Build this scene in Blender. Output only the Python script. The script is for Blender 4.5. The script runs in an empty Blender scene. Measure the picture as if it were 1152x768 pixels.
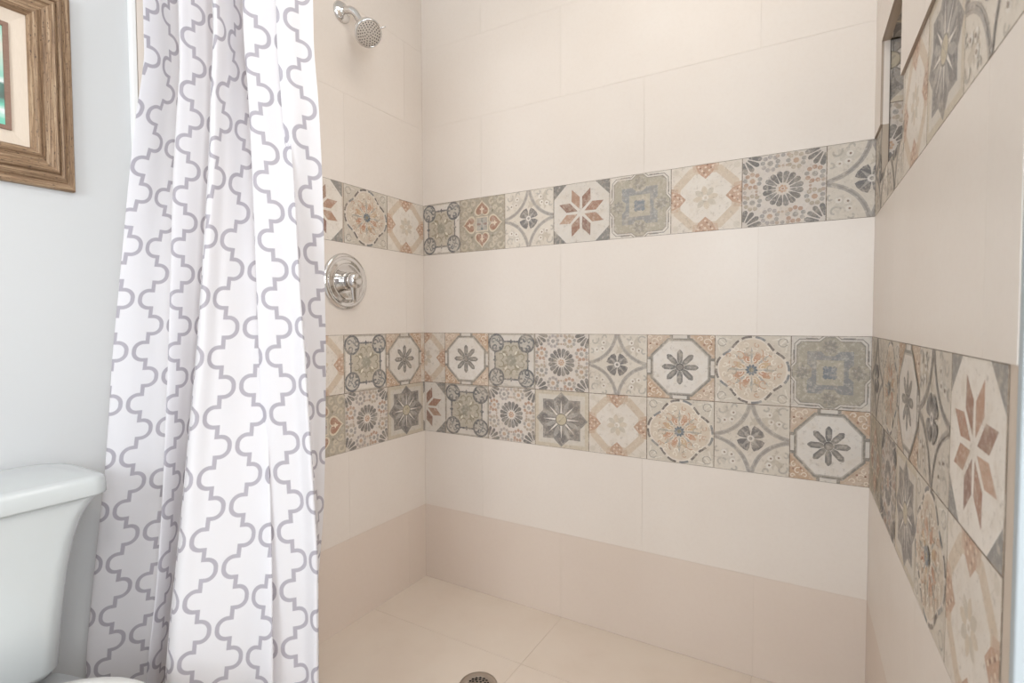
import bpy, bmesh, math, random
from mathutils import Vector, Matrix

random.seed(7)
SC = bpy.context.scene
COL = SC.collection
PI = math.pi

# ------------------------------------------------------------------ dimensions (metres, shower floor at z = 0)
D = 1.6441            # back wall of the shower
XL = -1.375           # tiled left wall
XP = -1.390           # painted left wall of the bathroom
YE = 0.62             # where the tiling ends (mouth of the shower)
HB, LB, MID, LT, UB, UT = 0.2987, 0.5988, 0.7977, 0.9954, 1.3035, 1.5015
CEIL = 2.45
ROWS_PLAIN = [(0.0, HB, 'p'), (HB, LB, 'b'), (LT, UB, 'b'), (UT, 1.80, 'b'), (1.80, 2.10, 'b'), (2.10, CEIL, 'b')]


def xr(y):            # the right wall is very slightly out of square
    return 0.1186 + 0.0304 * (D - y)


def lin(c):
    r = []
    for v in c:
        v = v / 255.0
        r.append(v / 12.92 if v <= 0.04045 else ((v + 0.055) / 1.055) ** 2.4)
    return tuple(r)


# ------------------------------------------------------------------ materials
class N:
    def __init__(self, name):
        self.m = bpy.data.materials.new(name)
        self.m.use_nodes = True
        self.t = self.m.node_tree
        self.t.nodes.clear()
        self.out = self.t.nodes.new('ShaderNodeOutputMaterial')
        self.b = self.t.nodes.new('ShaderNodeBsdfPrincipled')
        self.t.links.new(self.b.outputs[0], self.out.inputs[0])

    def set(self, sock, v):
        if hasattr(v, 'links') or isinstance(v, bpy.types.NodeSocket):
            self.t.links.new(v, sock)
        else:
            sock.default_value = v

    def p(self, **k):
        for a, v in k.items():
            s = self.b.inputs[a.replace('_', ' ')]
            if isinstance(v, tuple) and len(v) == 3:
                v = v + (1,)
            self.set(s, v)
        return self

    def node(self, kind, **k):
        n = self.t.nodes.new(kind)
        for a, v in k.items():
            setattr(n, a, v)
        return n

    def math(self, op, a, b=0.0, c=None, clamp=False):
        n = self.node('ShaderNodeMath', operation=op, use_clamp=clamp)
        self.set(n.inputs[0], a)
        self.set(n.inputs[1], b)
        if c is not None:
            self.set(n.inputs[2], c)
        return n.outputs[0]

    def mix(self, f, a, b, blend='MIX'):
        n = self.node('ShaderNodeMix', data_type='RGBA', blend_type=blend)
        self.set(n.inputs[0], f)
        for s, v in ((n.inputs[6], a), (n.inputs[7], b)):
            if isinstance(v, tuple) and len(v) == 3:
                v = v + (1,)
            self.set(s, v)
        return n.outputs[2]

    def noise(self, scale, detail=4.0, rough=0.55, vec=None, scl=None):
        n = self.node('ShaderNodeTexNoise')
        n.inputs['Scale'].default_value = scale
        n.inputs['Detail'].default_value = detail
        n.inputs['Roughness'].default_value = rough
        if vec is None:
            tc = self.node('ShaderNodeTexCoord')
            vec = tc.outputs['Object']
        if scl:
            mp = self.node('ShaderNodeMapping')
            mp.inputs['Scale'].default_value = scl
            self.t.links.new(vec, mp.inputs[0])
            vec = mp.outputs[0]
        self.t.links.new(vec, n.inputs['Vector'])
        return n.outputs['Fac']

    def ramp(self, fac, *stops):
        n = self.node('ShaderNodeValToRGB')
        el = n.color_ramp.elements
        while len(el) < len(stops):
            el.new(0.5)
        for e, (p, c) in zip(el, stops):
            e.position = p
            e.color = tuple(c) + (1,) if len(c) == 3 else c
        self.t.links.new(fac, n.inputs[0])
        return n.outputs[0]

    def bump(self, h, strength=0.2, dist=0.002):
        n = self.node('ShaderNodeBump')
        n.inputs['Strength'].default_value = strength
        n.inputs['Distance'].default_value = dist
        self.t.links.new(h, n.inputs['Height'])
        self.t.links.new(n.outputs[0], self.b.inputs['Normal'])

    def attr(self, name):
        n = self.node('ShaderNodeAttribute', attribute_name=name)
        return n.outputs['Color']


def g(v):
    return (v, v, v)


def simple(name, c, rough=0.5, **k):
    n = N(name)
    n.p(Base_Color=lin(c), Roughness=rough, **k)
    return n.m


# plain beige wall tile, colour per tile in the attribute
n = N('beige_tile')
f = n.noise(3.0, 6, 0.6)
f2 = n.noise(90.0, 3, 0.6)
c = n.mix(n.math('MULTIPLY', n.ramp(f, (0.35, g(0)), (0.7, g(1))), 0.10), n.attr('Col'), lin((196, 172, 150)))
c = n.mix(n.math('MULTIPLY', n.ramp(f2, (0.45, g(0)), (0.75, g(1))), 0.05), c, lin((190, 165, 142)))
n.p(Base_Color=c, Roughness=n.math('MULTIPLY_ADD', f, 0.12, 0.30), Specular_IOR_Level=0.42)
n.bump(n.noise(6.0, 3), 0.05, 0.004)
M_BEIGE = n.m

n = N('floor_tile')
f = n.noise(2.6, 7, 0.62)
f2 = n.noise(9.0, 5, 0.6)
c = n.mix(n.math('MULTIPLY', n.ramp(f, (0.42, g(0)), (0.68, g(1))), 0.45), lin((222, 208, 193)), lin((216, 197, 181)))
c = n.mix(n.math('MULTIPLY', n.ramp(f2, (0.5, g(0)), (0.8, g(1))), 0.25), c, lin((206, 190, 170)))
n.p(Base_Color=c, Roughness=0.42, Specular_IOR_Level=0.35)
n.bump(f2, 0.05, 0.003)
M_FLOOR = n.m

# patterned encaustic-look tile: printed colours from the attribute, worn by noise
n = N('patterned_tile')
col = n.attr('Col')
wear = n.ramp(n.noise(34.0, 8, 0.72), (0.50, g(0)), (0.64, g(1)))
wear2 = n.ramp(n.noise(105.0, 6, 0.75), (0.50, g(0)), (0.66, g(1)))
big = n.ramp(n.noise(9.0, 5, 0.6), (0.40, g(0)), (0.65, g(1)))
c = n.mix(n.math('MULTIPLY', wear, 0.42), col, lin((204, 190, 172)))
c = n.mix(n.math('MULTIPLY', wear2, 0.46), c, lin((222, 210, 196)))
c = n.mix(n.math('MULTIPLY', n.ramp(n.noise(75.0, 7, 0.8), (0.55, g(0)), (0.66, g(1))), 0.46), c, lin((140, 126, 112)))
c = n.mix(n.math('MULTIPLY', big, 0.16), c, lin((180, 160, 138)))
n.p(Base_Color=c, Roughness=0.48, Specular_IOR_Level=0.35)
n.bump(n.noise(60.0, 4), 0.10, 0.001)
M_PAT = n.m

M_GROUT = simple('grout', (200, 184, 168), 0.9)
M_GROUT_DARK = simple('band_grout', (150, 136, 120), 0.9)
M_EDGE = simple('tile_body_edge', (196, 178, 158), 0.7)

n = N('painted_wall')
n.p(Base_Color=lin((206, 206, 205)), Roughness=0.55)
n.bump(n.noise(160.0, 3), 0.04, 0.001)
M_PAINT = n.m
M_CEIL = simple('ceiling_paint', (240, 240, 238), 0.7)
M_TRIM = simple('white_trim', (240, 240, 238), 0.4)
M_JAMB_SHADE = simple('jamb_shade_tint', (176, 183, 186), 0.6)  # wall paint darkened so the end face looks shaded; shade is in the colour
n = N('vinyl_floor')
f = n.noise(5.0, 6)
n.p(Base_Color=n.mix(f, lin((188, 180, 170)), lin((206, 198, 188))), Roughness=0.4)
M_BFLOOR = n.m

M_PORC = simple('porcelain', (200, 203, 202), 0.12, Coat_Weight=0.4, Coat_Roughness=0.05)
M_SEAT = simple('seat_plastic', (238, 236, 230), 0.22)
n = N('chrome')
n.p(Base_Color=(0.70, 0.685, 0.67), Metallic=1.0, Roughness=0.08)
M_CHROME = n.m
M_NICKEL = simple('brushed_steel', (186, 176, 166), 0.32, Metallic=0.9)
M_NOZ = simple('nozzle_rubber', (70, 62, 57), 0.7)
M_FACE = simple('spray_face', (208, 198, 187), 0.4, Metallic=0.15)
M_BLACK = simple('dark_hole', (28, 26, 25), 0.8)
M_SEAM = simple('dark_caulk', (98, 88, 80), 0.8)

# weathered picture frame wood: the UV runs along the rail (u) and across it (v)
n = N('weathered_wood')
uv = n.node('ShaderNodeUVMap').outputs[0]
s1 = n.noise(1.0, 7, 0.65, vec=uv, scl=(9, 260, 1))
s2 = n.noise(1.0, 6, 0.7, vec=uv, scl=(30, 700, 1))
s3 = n.noise(1.0, 4, 0.6, vec=uv, scl=(120, 240, 1))
c = n.ramp(s1, (0.28, lin((96, 70, 50))), (0.5, lin((158, 128, 98))), (0.70, lin((206, 180, 148))))
c = n.mix(n.math('MULTIPLY', n.ramp(s2, (0.42, g(1)), (0.56, g(0))), 0.45), c, lin((82, 60, 44)))
c = n.mix(n.math('MULTIPLY', n.ramp(s3, (0.60, g(0)), (0.66, g(1))), 0.85), c, lin((58, 42, 32)))
n.p(Base_Color=c, Roughness=0.6)
n.bump(s2, 0.25, 0.001)
M_WOOD = n.m
n = N('linen_liner')
f = n.noise(1.0, 4, 0.6, scl=(200, 900, 60))
n.p(Base_Color=n.mix(f, lin((208, 191, 172)), lin((224, 209, 192))), Roughness=0.85)
M_LINEN = n.m
n = N('brown_fillet')
f = n.noise(1.0, 5, 0.7, scl=(60, 60, 400))
n.p(Base_Color=n.mix(f, lin((112, 84, 70)), lin((152, 120, 102))), Roughness=0.6)
M_FILLET = n.m
# abstract sea painting: turquoise washes, a pale mist band, a dark wave line with foam
n = N('sea_painting')
tc = n.node('ShaderNodeTexCoord').outputs['Object']
sep = n.node('ShaderNodeSeparateXYZ')
n.t.links.new(tc, sep.inputs[0])
w = n.noise(1.0, 6, 0.65, vec=tc, scl=(1, 14, 60))
h = n.math('ADD', sep.outputs[2], n.math('MULTIPLY', n.math('SUBTRACT', w, 0.5), 0.03))
h = n.math('DIVIDE', n.math('ADD', h, 0.12), 0.24)
c = n.ramp(h, (0.0, lin((118, 200, 172))), (0.15, lin((130, 206, 180))), (0.22, lin((236, 240, 236))), (0.27, lin((120, 196, 172))),
           (0.33, lin((96, 112, 104))), (0.43, lin((92, 128, 116))), (0.46, lin((240, 244, 240))), (0.50, lin((150, 206, 186))),
           (0.60, lin((186, 214, 198))), (0.74, lin((214, 212, 198))), (0.88, lin((170, 218, 198))), (1.0, lin((160, 216, 200))))
n.p(Base_Color=c, Roughness=0.5)
M_ART = n.m

# shower curtain: white cloth printed with a grey interlocking lattice (UV in metres)
n = N('lattice_curtain')
uv = n.node('ShaderNodeUVMap').outputs[0]
sep = n.node('ShaderNodeSeparateXYZ')
n.t.links.new(uv, sep.inputs[0])
CP, CV = 0.120, 0.115
HP = CP / 2
idx = n.math('ROUND', n.math('DIVIDE', sep.outputs[0], HP))
dx = n.math('SUBTRACT', sep.outputs[0], n.math('MULTIPLY', idx, HP))
par = n.math('FLOORED_MODULO', idx, 2.0)
sgn = n.math('SUBTRACT', 1.0, n.math('MULTIPLY', par, 2.0))
dx = n.math('MULTIPLY', dx, sgn)
wz = n.math('DIVIDE', n.math('SUBTRACT', sep.outputs[1], 0.918), CV)
wr = n.math('MULTIPLY', n.math('SUBTRACT', wz, n.math('ROUND', wz)), CV)          # about the right lobe
wz2 = n.math('ADD', wz, 0.5)
wl = n.math('MULTIPLY', n.math('SUBTRACT', wz2, n.math('ROUND', wz2)), CV)        # about the left lobe


def lobe(nn, ax, ay):
    hx, hy, r = 0.0232, 0.0194, 0.0172
    qx = nn.math('SUBTRACT', nn.math('ABSOLUTE', ax), hx - r)
    qy = nn.math('SUBTRACT', nn.math('ABSOLUTE', ay), hy - r)
    ox = nn.math('MAXIMUM', qx, 0.0)
    oy = nn.math('MAXIMUM', qy, 0.0)
    ln = nn.math('SQRT', nn.math('ADD', nn.math('MULTIPLY', ox, ox), nn.math('MULTIPLY', oy, oy)))
    return nn.math('SUBTRACT', nn.math('ADD', ln, nn.math('MINIMUM', nn.math('MAXIMUM', qx, qy), 0.0)), r)


d1 = lobe(n, dx, wr)
d2 = lobe(n, dx, wl)
dd = n.math('MAXIMUM', n.math('MINIMUM', dx, d1), n.math('MULTIPLY', d2, -1.0))
ln = n.math('ABSOLUTE', dd)
msk = n.node('ShaderNodeMapRange')
n.set(msk.inputs[0], ln)
msk.inputs[1].default_value = 0.0033
msk.inputs[2].default_value = 0.0043
msk.inputs[3].default_value = 1.0
msk.inputs[4].default_value = 0.0
c = n.mix(msk.outputs[0], lin((244, 242, 244)), lin((191, 186, 194)))
n.p(Base_Color=c, Roughness=0.75, Specular_IOR_Level=0.25)
tr = n.node('ShaderNodeBsdfTranslucent')
n.t.links.new(c, tr.inputs[0])
mx = n.node('ShaderNodeMixShader')
mx.inputs[0].default_value = 0.40
n.t.links.new(n.b.outputs[0], mx.inputs[1])
n.t.links.new(tr.outputs[0], mx.inputs[2])
n.t.links.new(mx.outputs[0], n.out.inputs[0])
n.bump(n.noise(1.0, 3, 0.5, vec=uv, scl=(900, 900, 1)), 0.04, 0.0004)
M_CURT = n.m

n = N('fill_lamp_glow')  # glow for the two added ceiling fixtures
n.p(Base_Color=(0.9, 0.9, 0.88), Emission_Color=(1, 0.96, 0.9, 1), Emission_Strength=2.0, Roughness=0.4)
M_FILL_LAMP = n.m
n = N('fill_pane_glow')  # glowing pane for the two added windows
n.p(Base_Color=(0.85, 0.9, 0.95), Emission_Color=(0.75, 0.87, 1, 1), Emission_Strength=2.5, Roughness=0.4)
M_FILL_PANE = n.m


# ------------------------------------------------------------------ mesh helpers
def link(name, me, mats, parent=None, smooth=False):
    o = bpy.data.objects.new(name, me)
    for m in (mats if isinstance(mats, (list, tuple)) else [mats]):
        me.materials.append(m)
    COL.objects.link(o)
    if parent:
        o.parent = parent
    if smooth:
        for p in me.polygons:
            p.use_smooth = True
    return o


def obj(name, bm, mats, parent=None, smooth=False, recalc=True):
    if recalc:
        bmesh.ops.recalc_face_normals(bm, faces=bm.faces[:])
    me = bpy.data.meshes.new(name)
    bm.to_mesh(me)
    bm.free()
    return link(name, me, mats, parent, smooth)


def tag(o, label=None, cat=None, group=None, kind=None):
    for k, v in (('label', label), ('category', cat), ('group', group), ('kind', kind)):
        if v:
            o[k] = v
    return o


def empty(name, loc):
    o = bpy.data.objects.new(name, None)
    o.empty_display_size = 0.05
    o.location = loc
    COL.objects.link(o)
    return o


def box(bm, x0, x1, y0, y1, z0, z1, bev=0.0):
    r = bmesh.ops.create_cube(bm, size=1)
    bmesh.ops.transform(bm, verts=r['verts'], matrix=Matrix.Translation(((x0 + x1) / 2, (y0 + y1) / 2, (z0 + z1) / 2)) @
                        Matrix.Diagonal((x1 - x0, y1 - y0, z1 - z0, 1)))
    if bev:
        es = list({e for v in r['verts'] for e in v.link_edges})
        bmesh.ops.bevel(bm, geom=es, offset=bev, segments=3, profile=0.5, affect='EDGES')


def frame_of(axis):
    a = Vector(axis).normalized()
    u = Vector((0, 0, 1)) if abs(a.z) < 0.9 else Vector((0, 1, 0))
    u = (u - a * u.dot(a)).normalized()
    return u, a.cross(u), a


def lathe(bm, prof, origin, axis, seg=48, caps=True):
    u, v, a = frame_of(axis)
    o = Vector(origin)
    rings = []
    for (r, t) in prof:
        if r < 1e-6:
            rings.append([bm.verts.new(o + a * t)])
        else:
            rings.append([bm.verts.new(o + a * t + (u * math.cos(2 * PI * k / seg) + v * math.sin(2 * PI * k / seg)) * r) for k in range(seg)])
    for A, B in zip(rings, rings[1:]):
        for k in range(seg):
            k2 = (k + 1) % seg
            if len(A) == 1 and len(B) == 1:
                continue
            if len(A) == 1:
                bm.faces.new((A[0], B[k], B[k2]))
            elif len(B) == 1:
                bm.faces.new((A[k], A[k2], B[0]))
            else:
                bm.faces.new((A[k], A[k2], B[k2], B[k]))
    if caps:
        for R in (rings[0], rings[-1]):
            if len(R) > 1:
                bm.faces.new(R)


def tube(bm, pts, rad, seg=16):
    pts = [Vector(p) for p in pts]
    rings = []
    ref = None
    for i, p in enumerate(pts):
        t = (pts[min(i + 1, len(pts) - 1)] - pts[max(i - 1, 0)]).normalized()
        if ref is None:
            ref = Vector((0, 1, 0)) if abs(t.y) < 0.9 else Vector((1, 0, 0))
        u = (ref - t * ref.dot(t)).normalized()
        ref = u
        v = t.cross(u)
        r = rad[i] if isinstance(rad, (list, tuple)) else rad
        rings.append([bm.verts.new(p + (u * math.cos(2 * PI * k / seg) + v * math.sin(2 * PI * k / seg)) * r) for k in range(seg)])
    for A, B in zip(rings, rings[1:]):
        for k in range(seg):
            bm.faces.new((A[k], A[(k + 1) % seg], B[(k + 1) % seg], B[k]))
    bm.faces.new(rings[0])
    bm.faces.new(rings[-1])


def loft(bm, loops, cap0=True, cap1=True):
    R = [[bm.verts.new(p) for p in L] for L in loops]
    m = len(R[0])
    for A, B in zip(R, R[1:]):
        for k in range(m):
            bm.faces.new((A[k], A[(k + 1) % m], B[(k + 1) % m], B[k]))
    if cap0:
        bm.faces.new(R[0])
    if cap1:
        bm.faces.new(R[-1])


def rrect(x0, x1, y0, y1, z, rad, seg=8):
    """rounded rectangle loop; rad = radii for (x0,y0) (x1,y0) (x1,y1) (x0,y1)"""
    L = []
    cs = [(x0, y0, 1, 1, PI), (x1, y0, -1, 1, 1.5 * PI), (x1, y1, -1, -1, 0), (x0, y1, 1, -1, 0.5 * PI)]
    for (cx, cy, sx, sy, a0), r in zip(cs, rad):
        for k in range(seg + 1):
            a = a0 + 0.5 * PI * k / seg
            L.append((cx + sx * r + math.cos(a) * r, cy + sy * r + math.sin(a) * r, z))
    return L


# ------------------------------------------------------------------ printed tile designs, drawn on a [-1,1] square
class Pat:
    def __init__(self, bg):
        self.q = [([(-1, -1), (1, -1), (1, 1), (-1, 1)], bg, 0)]

    def poly(self, pts, c, L):
        self.q.append((list(pts), c, L))

    def circ(self, x, y, r, c, L, nseg=14, ry=None):
        ry = ry or r
        self.poly([(x + r * math.cos(2 * PI * k / nseg), y + ry * math.sin(2 * PI * k / nseg)) for k in range(nseg)], c, L)

    def stroke(self, pts, w, c, L, closed=False):
        m = len(pts)
        rng = range(m if closed else m - 1)
        ns = []
        for i in range(m):
            a = pts[i - 1] if (i or closed) else pts[i]
            b = pts[(i + 1) % m] if (i < m - 1 or closed) else pts[i]
            dx_, dy_ = b[0] - a[0], b[1] - a[1]
            l_ = math.hypot(dx_, dy_) or 1
            ns.append((-dy_ / l_ * w / 2, dx_ / l_ * w / 2))
        for i in rng:
            j = (i + 1) % m
            (ax, ay), (bx, by), (n1, n2), (m1, m2) = pts[i], pts[j], ns[i], ns[j]
            self.poly([(ax + n1, ay + n2), (bx + m1, by + m2), (bx - m1, by - m2), (ax - n1, ay - n2)], c, L)

    def arc(self, x, y, r, a0, a1, w, c, L, seg=10):
        self.stroke([(x + r * math.cos(math.radians(a0 + (a1 - a0) * k / seg)), y + r * math.sin(math.radians(a0 + (a1 - a0) * k / seg)))
                     for k in range(seg + 1)], w, c, L)

    def spiral(self, x, y, r, a0, turn, w, c, L, seg=14):
        self.stroke([(x + r * (1 - 0.75 * k / seg) * math.cos(math.radians(a0 + turn * k / seg)),
                      y + r * (1 - 0.75 * k / seg) * math.sin(math.radians(a0 + turn * k / seg))) for k in range(seg + 1)], w, c, L)

    def petal(self, x, y, ang, r0, r1, w, c, L, kind='wide'):
        ca, sa = math.cos(math.radians(ang)), math.sin(math.radians(ang))
        if kind == 'wide':
            ps = [(r0, 0.12 * w), (r0 + (r1 - r0) * 0.55, 0.44 * w), (r0 + (r1 - r0) * 0.85, 0.5 * w), (r1, 0.22 * w)]
        elif kind == 'bar':
            ps = [(r0, 0.30 * w), (r0 + (r1 - r0) * 0.25, 0.5 * w), (r0 + (r1 - r0) * 0.8, 0.5 * w), (r1, 0.12 * w)]
        elif kind == 'leaf':
            ps = [(r0, 0.05 * w), (r0 + (r1 - r0) * 0.3, 0.42 * w), (r0 + (r1 - r0) * 0.6, 0.5 * w), (r0 + (r1 - r0) * 0.85, 0.3 * w), (r1, 0.02 * w)]
        else:
            ps = [(r0, 0.5 * w), (r1, 0.03 * w)]
        P_ = ps + [(a, -b) for a, b in reversed(ps)]
        self.poly([(x + a * ca - b * sa, y + a * sa + b * ca) for a, b in P_], c, L)


CREAM, LGREY, GREY, DGREY = (221, 210, 197), (196, 189, 179), (150, 145, 139), (98, 95, 94)
BROWN, ORANGE, TAN, BLUE, OLIVE, WHITE = (158, 112, 90), (199, 150, 118), (208, 180, 150), (112, 120, 128), (166, 154, 134), (228, 220, 210)


def t_rosette():
    p = Pat((214, 203, 193))
    for k in range(16):
        p.petal(0, 0, k * 22.5 + 11, 0.17, 0.49, 0.145, (104, 101, 99) if k % 3 else (122, 119, 116), 1)
    for k in range(7):
        p.circ(0.08 * math.cos(k * 0.9), 0.08 * math.sin(k * 0.9), 0.038, (196, 152, 120), 1, 6)
    p.circ(0, 0, 0.035, (176, 128, 98), 2, 6)
    for k in range(8):
        a = math.radians(k * 45 + 22.5)
        rr = 0.80
        cx, cy = rr * math.cos(a), rr * math.sin(a)
        c1 = (178, 138, 114) if k % 3 == 0 else (176, 160, 140) if k % 3 == 1 else (164, 154, 150)
        for j in range(9):
            b = j * 2 * PI / 9 + 0.2
            p.circ(cx + 0.185 * math.cos(b), cy + 0.185 * math.sin(b), 0.062, c1 if j % 4 else (154, 149, 144), 1, 7)
        p.circ(cx, cy, 0.075, (190, 154, 126) if k % 2 else GREY, 1, 7)
    for sx in (-1, 1):
        for sy in (-1, 1):
            for k in range(4):
                p.petal(sx, sy, math.degrees(math.atan2(-sy, -sx)) - 33.75 + 22.5 * k, 0.16, 0.50, 0.125, (108, 105, 102), 2)
    for (a, b) in ((0, 1), (0, -1), (1, 0), (-1, 0)):
        for k in (-1, 0, 1):
            p.circ(a * .93 + b * .13 * k, b * .93 + a * .13 * k, .055, (184, 160, 142) if k else (160, 152, 148), 1, 7)
            p.circ(a * .64 + b * .09 * k, b * .64 + a * .09 * k, .04, (180, 152, 132), 1, 6)
    return p


def t_star():
    p = Pat((126, 124, 121))
    o = 0.50
    p.poly([(-o, -1), (o, -1), (1, -o), (1, o), (o, 1), (-o, 1), (-1, o), (-1, -o)], (226, 217, 206), 1)
    p.stroke([(-o, -1), (-1, -o)], 0.03, WHITE, 2)
    for k in range(8):
        a = math.radians(22.5 + 45 * k)
        ca, sa = math.cos(a), math.sin(a)
        pts = [(0.13, 0), (0.50, 0.165), (0.86, 0), (0.50, -0.165)]
        c_ = [(168, 120, 96), (150, 106, 86), (178, 132, 106), (144, 104, 88), (188, 146, 120), (158, 110, 88), (140, 100, 86), (172, 126, 100)][k]
        p.poly([(x * ca - y * sa, x * sa + y * ca) for x, y in pts], c_, 2)
    return p


def t_greystar():
    p = Pat((203, 188, 164))
    p.poly([(-.86, -.86), (.86, -.86), (.86, .86), (-.86, .86)], (212, 203, 190), 1)
    s = []
    for k in range(8):
        a = math.radians(45 * k)
        b = math.radians(45 * k + 22.5)
        r = 0.96 if k % 2 == 0 else 0.98
        s.append((r * math.cos(a), r * math.sin(a)))
        s.append((0.745 * math.cos(b), 0.745 * math.sin(b)))
    # square points sit on the diagonals, ogee points on the axes
    p.poly(s, (132, 127, 123), 2)
    for k in range(8):
        p.petal(0, 0, 45 * k, 0.2, 0.9, 0.34, (112, 108, 106), 3, 'leaf')
        p.petal(0, 0, 45 * k + 22.5, 0.2, 0.68, 0.16, (158, 152, 146), 4, 'leaf')
        p.petal(0, 0, 45 * k, 0.22, 0.66, 0.075, WHITE, 5, 'spike')
    p.circ(0, 0, 0.21, (120, 112, 100), 5, 18)
    p.circ(0, 0, 0.185, (196, 182, 150), 6, 18)
    p.petal(0, 0, 45, 0, 0.14, 0.05, OLIVE, 7)
    p.petal(0, 0, 225, 0, 0.14, 0.05, OLIVE, 7)
    return p


def t_octflower():
    p = Pat((200, 170, 142))
    for sx in (-1, 1):
        for sy in (-1, 1):
            p.poly([(sx, sy), (sx * .34, sy), (sx, sy * .34)], (196, 158, 126) if sx * sy > 0 else (204, 176, 152), 1)
            for (dx_, dy_, r, a, t) in ((.78, .78, .13, 0, 320), (.88, .60, .09, 90, 300), (.60, .88, .09, 180, -300), (.92, .92, .07, 0, 360)):
                p.spiral(sx * dx_, sy * dy_, r, a, t, 0.03, (232, 214, 192), 2, 9)
            p.circ(sx * .70, sy * .70, 0.035, BROWN, 2, 6)
            p.circ(sx * .90, sy * .72, 0.03, (132, 84, 62), 3, 6)
    o, R = 0.30, 0.84
    octo = lambda o_, R_: [(-o_, -R_), (o_, -R_), (R_, -o_), (R_, o_), (o_, R_), (-o_, R_), (-R_, o_), (-R_, -o_)]
    p.poly(octo(.36, .90), (128, 122, 114), 3)
    p.poly(octo(.345, .835), (176, 168, 156), 4)
    p.poly(octo(.33, .80), (224, 216, 207), 5)
    for (a, b) in ((0, 1), (0, -1), (1, 0), (-1, 0)):
        q = lambda u_, w_: (u_ * b + w_ * a, u_ * a + w_ * b)
        p.poly([q(-.30, .86), q(.30, .86), q(.30, 1), q(-.30, 1)], (128, 122, 114), 5)
        p.poly([q(-.21, .89), q(.21, .89), q(.21, 1), q(-.21, 1)], (214, 206, 196), 6)
    for k in range(8):
        p.petal(0, 0, 45 * k, 0.13, 0.54, 0.17, (112, 109, 106), 6, 'bar')
        p.petal(0, 0, 45 * k, 0.20, 0.46, 0.07, (142, 137, 131), 7, 'bar')
    p.circ(0, 0, 0.13, (92, 90, 88), 7, 12)
    p.circ(0, 0, 0.085, (132, 126, 120), 8, 12)
    return p


def t_arcs():
    p = Pat((214, 203, 188))
    for (x, y, r) in ((.6, .62, .34), (-.66, -.58, .3), (.62, -.6, .26), (-.55, .66, .32), (.1, .5, .2)):
        p.poly([(x + r * (0.7 + 0.4 * math.sin(5 * k + x * 9)) * math.cos(k * PI / 7), y + r * (0.7 + 0.4 * math.cos(3 * k + y * 7)) * math.sin(k * PI / 7)) for k in range(14)],
               (194, 181, 163) if x > 0 else (202, 192, 178), 1)
    for sx in (-1, 1):
        for sy in (-1, 1):
            pts = []
            for k in range(13):
                t = k / 12
                # concave curve from edge midpoint to edge midpoint bowing towards the centre
                x = (1 - t) ** 2 * 0.03 + 2 * t * (1 - t) * 0.20 + t * t * 1.0
                y = (1 - t) ** 2 * 1.0 + 2 * t * (1 - t) * 0.20 + t * t * 0.03
                pts.append((sx * x, sy * y))
            p.stroke(pts, 0.12, (166, 158, 150), 2)
            p.stroke(pts, 0.045, (148, 141, 136), 3)
            for (dx_, dy_) in ((.48, .72), (.72, .48), (.52, .52)):
                p.circ(sx * dx_, sy * dy_, 0.085, (222, 214, 203), 2, 9)
                p.circ(sx * dx_ + .012, sy * dy_, 0.032, (140, 116, 98), 3, 6)
            for (dx_, dy_, r, a) in ((.8, .8, .17, 30), (.42, .9, .1, 200), (.9, .42, .1, 100)):
                p.spiral(sx * dx_, sy * dy_, r, a, 230 * sx * sy, 0.05, (178, 170, 158), 2, 8)
    for k in range(4):
        p.petal(0, 0, 45 + 90 * k, 0.05, 0.37, 0.40, (104, 101, 101), 4)
        p.petal(0, 0, 45 + 90 * k, 0.10, 0.34, 0.10, (150, 144, 138), 5, 'spike')
    p.circ(0, 0, 0.10, (216, 208, 200), 5, 12)
    p.circ(0, 0, 0.05, (120, 116, 114), 6, 8)
    return p


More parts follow.
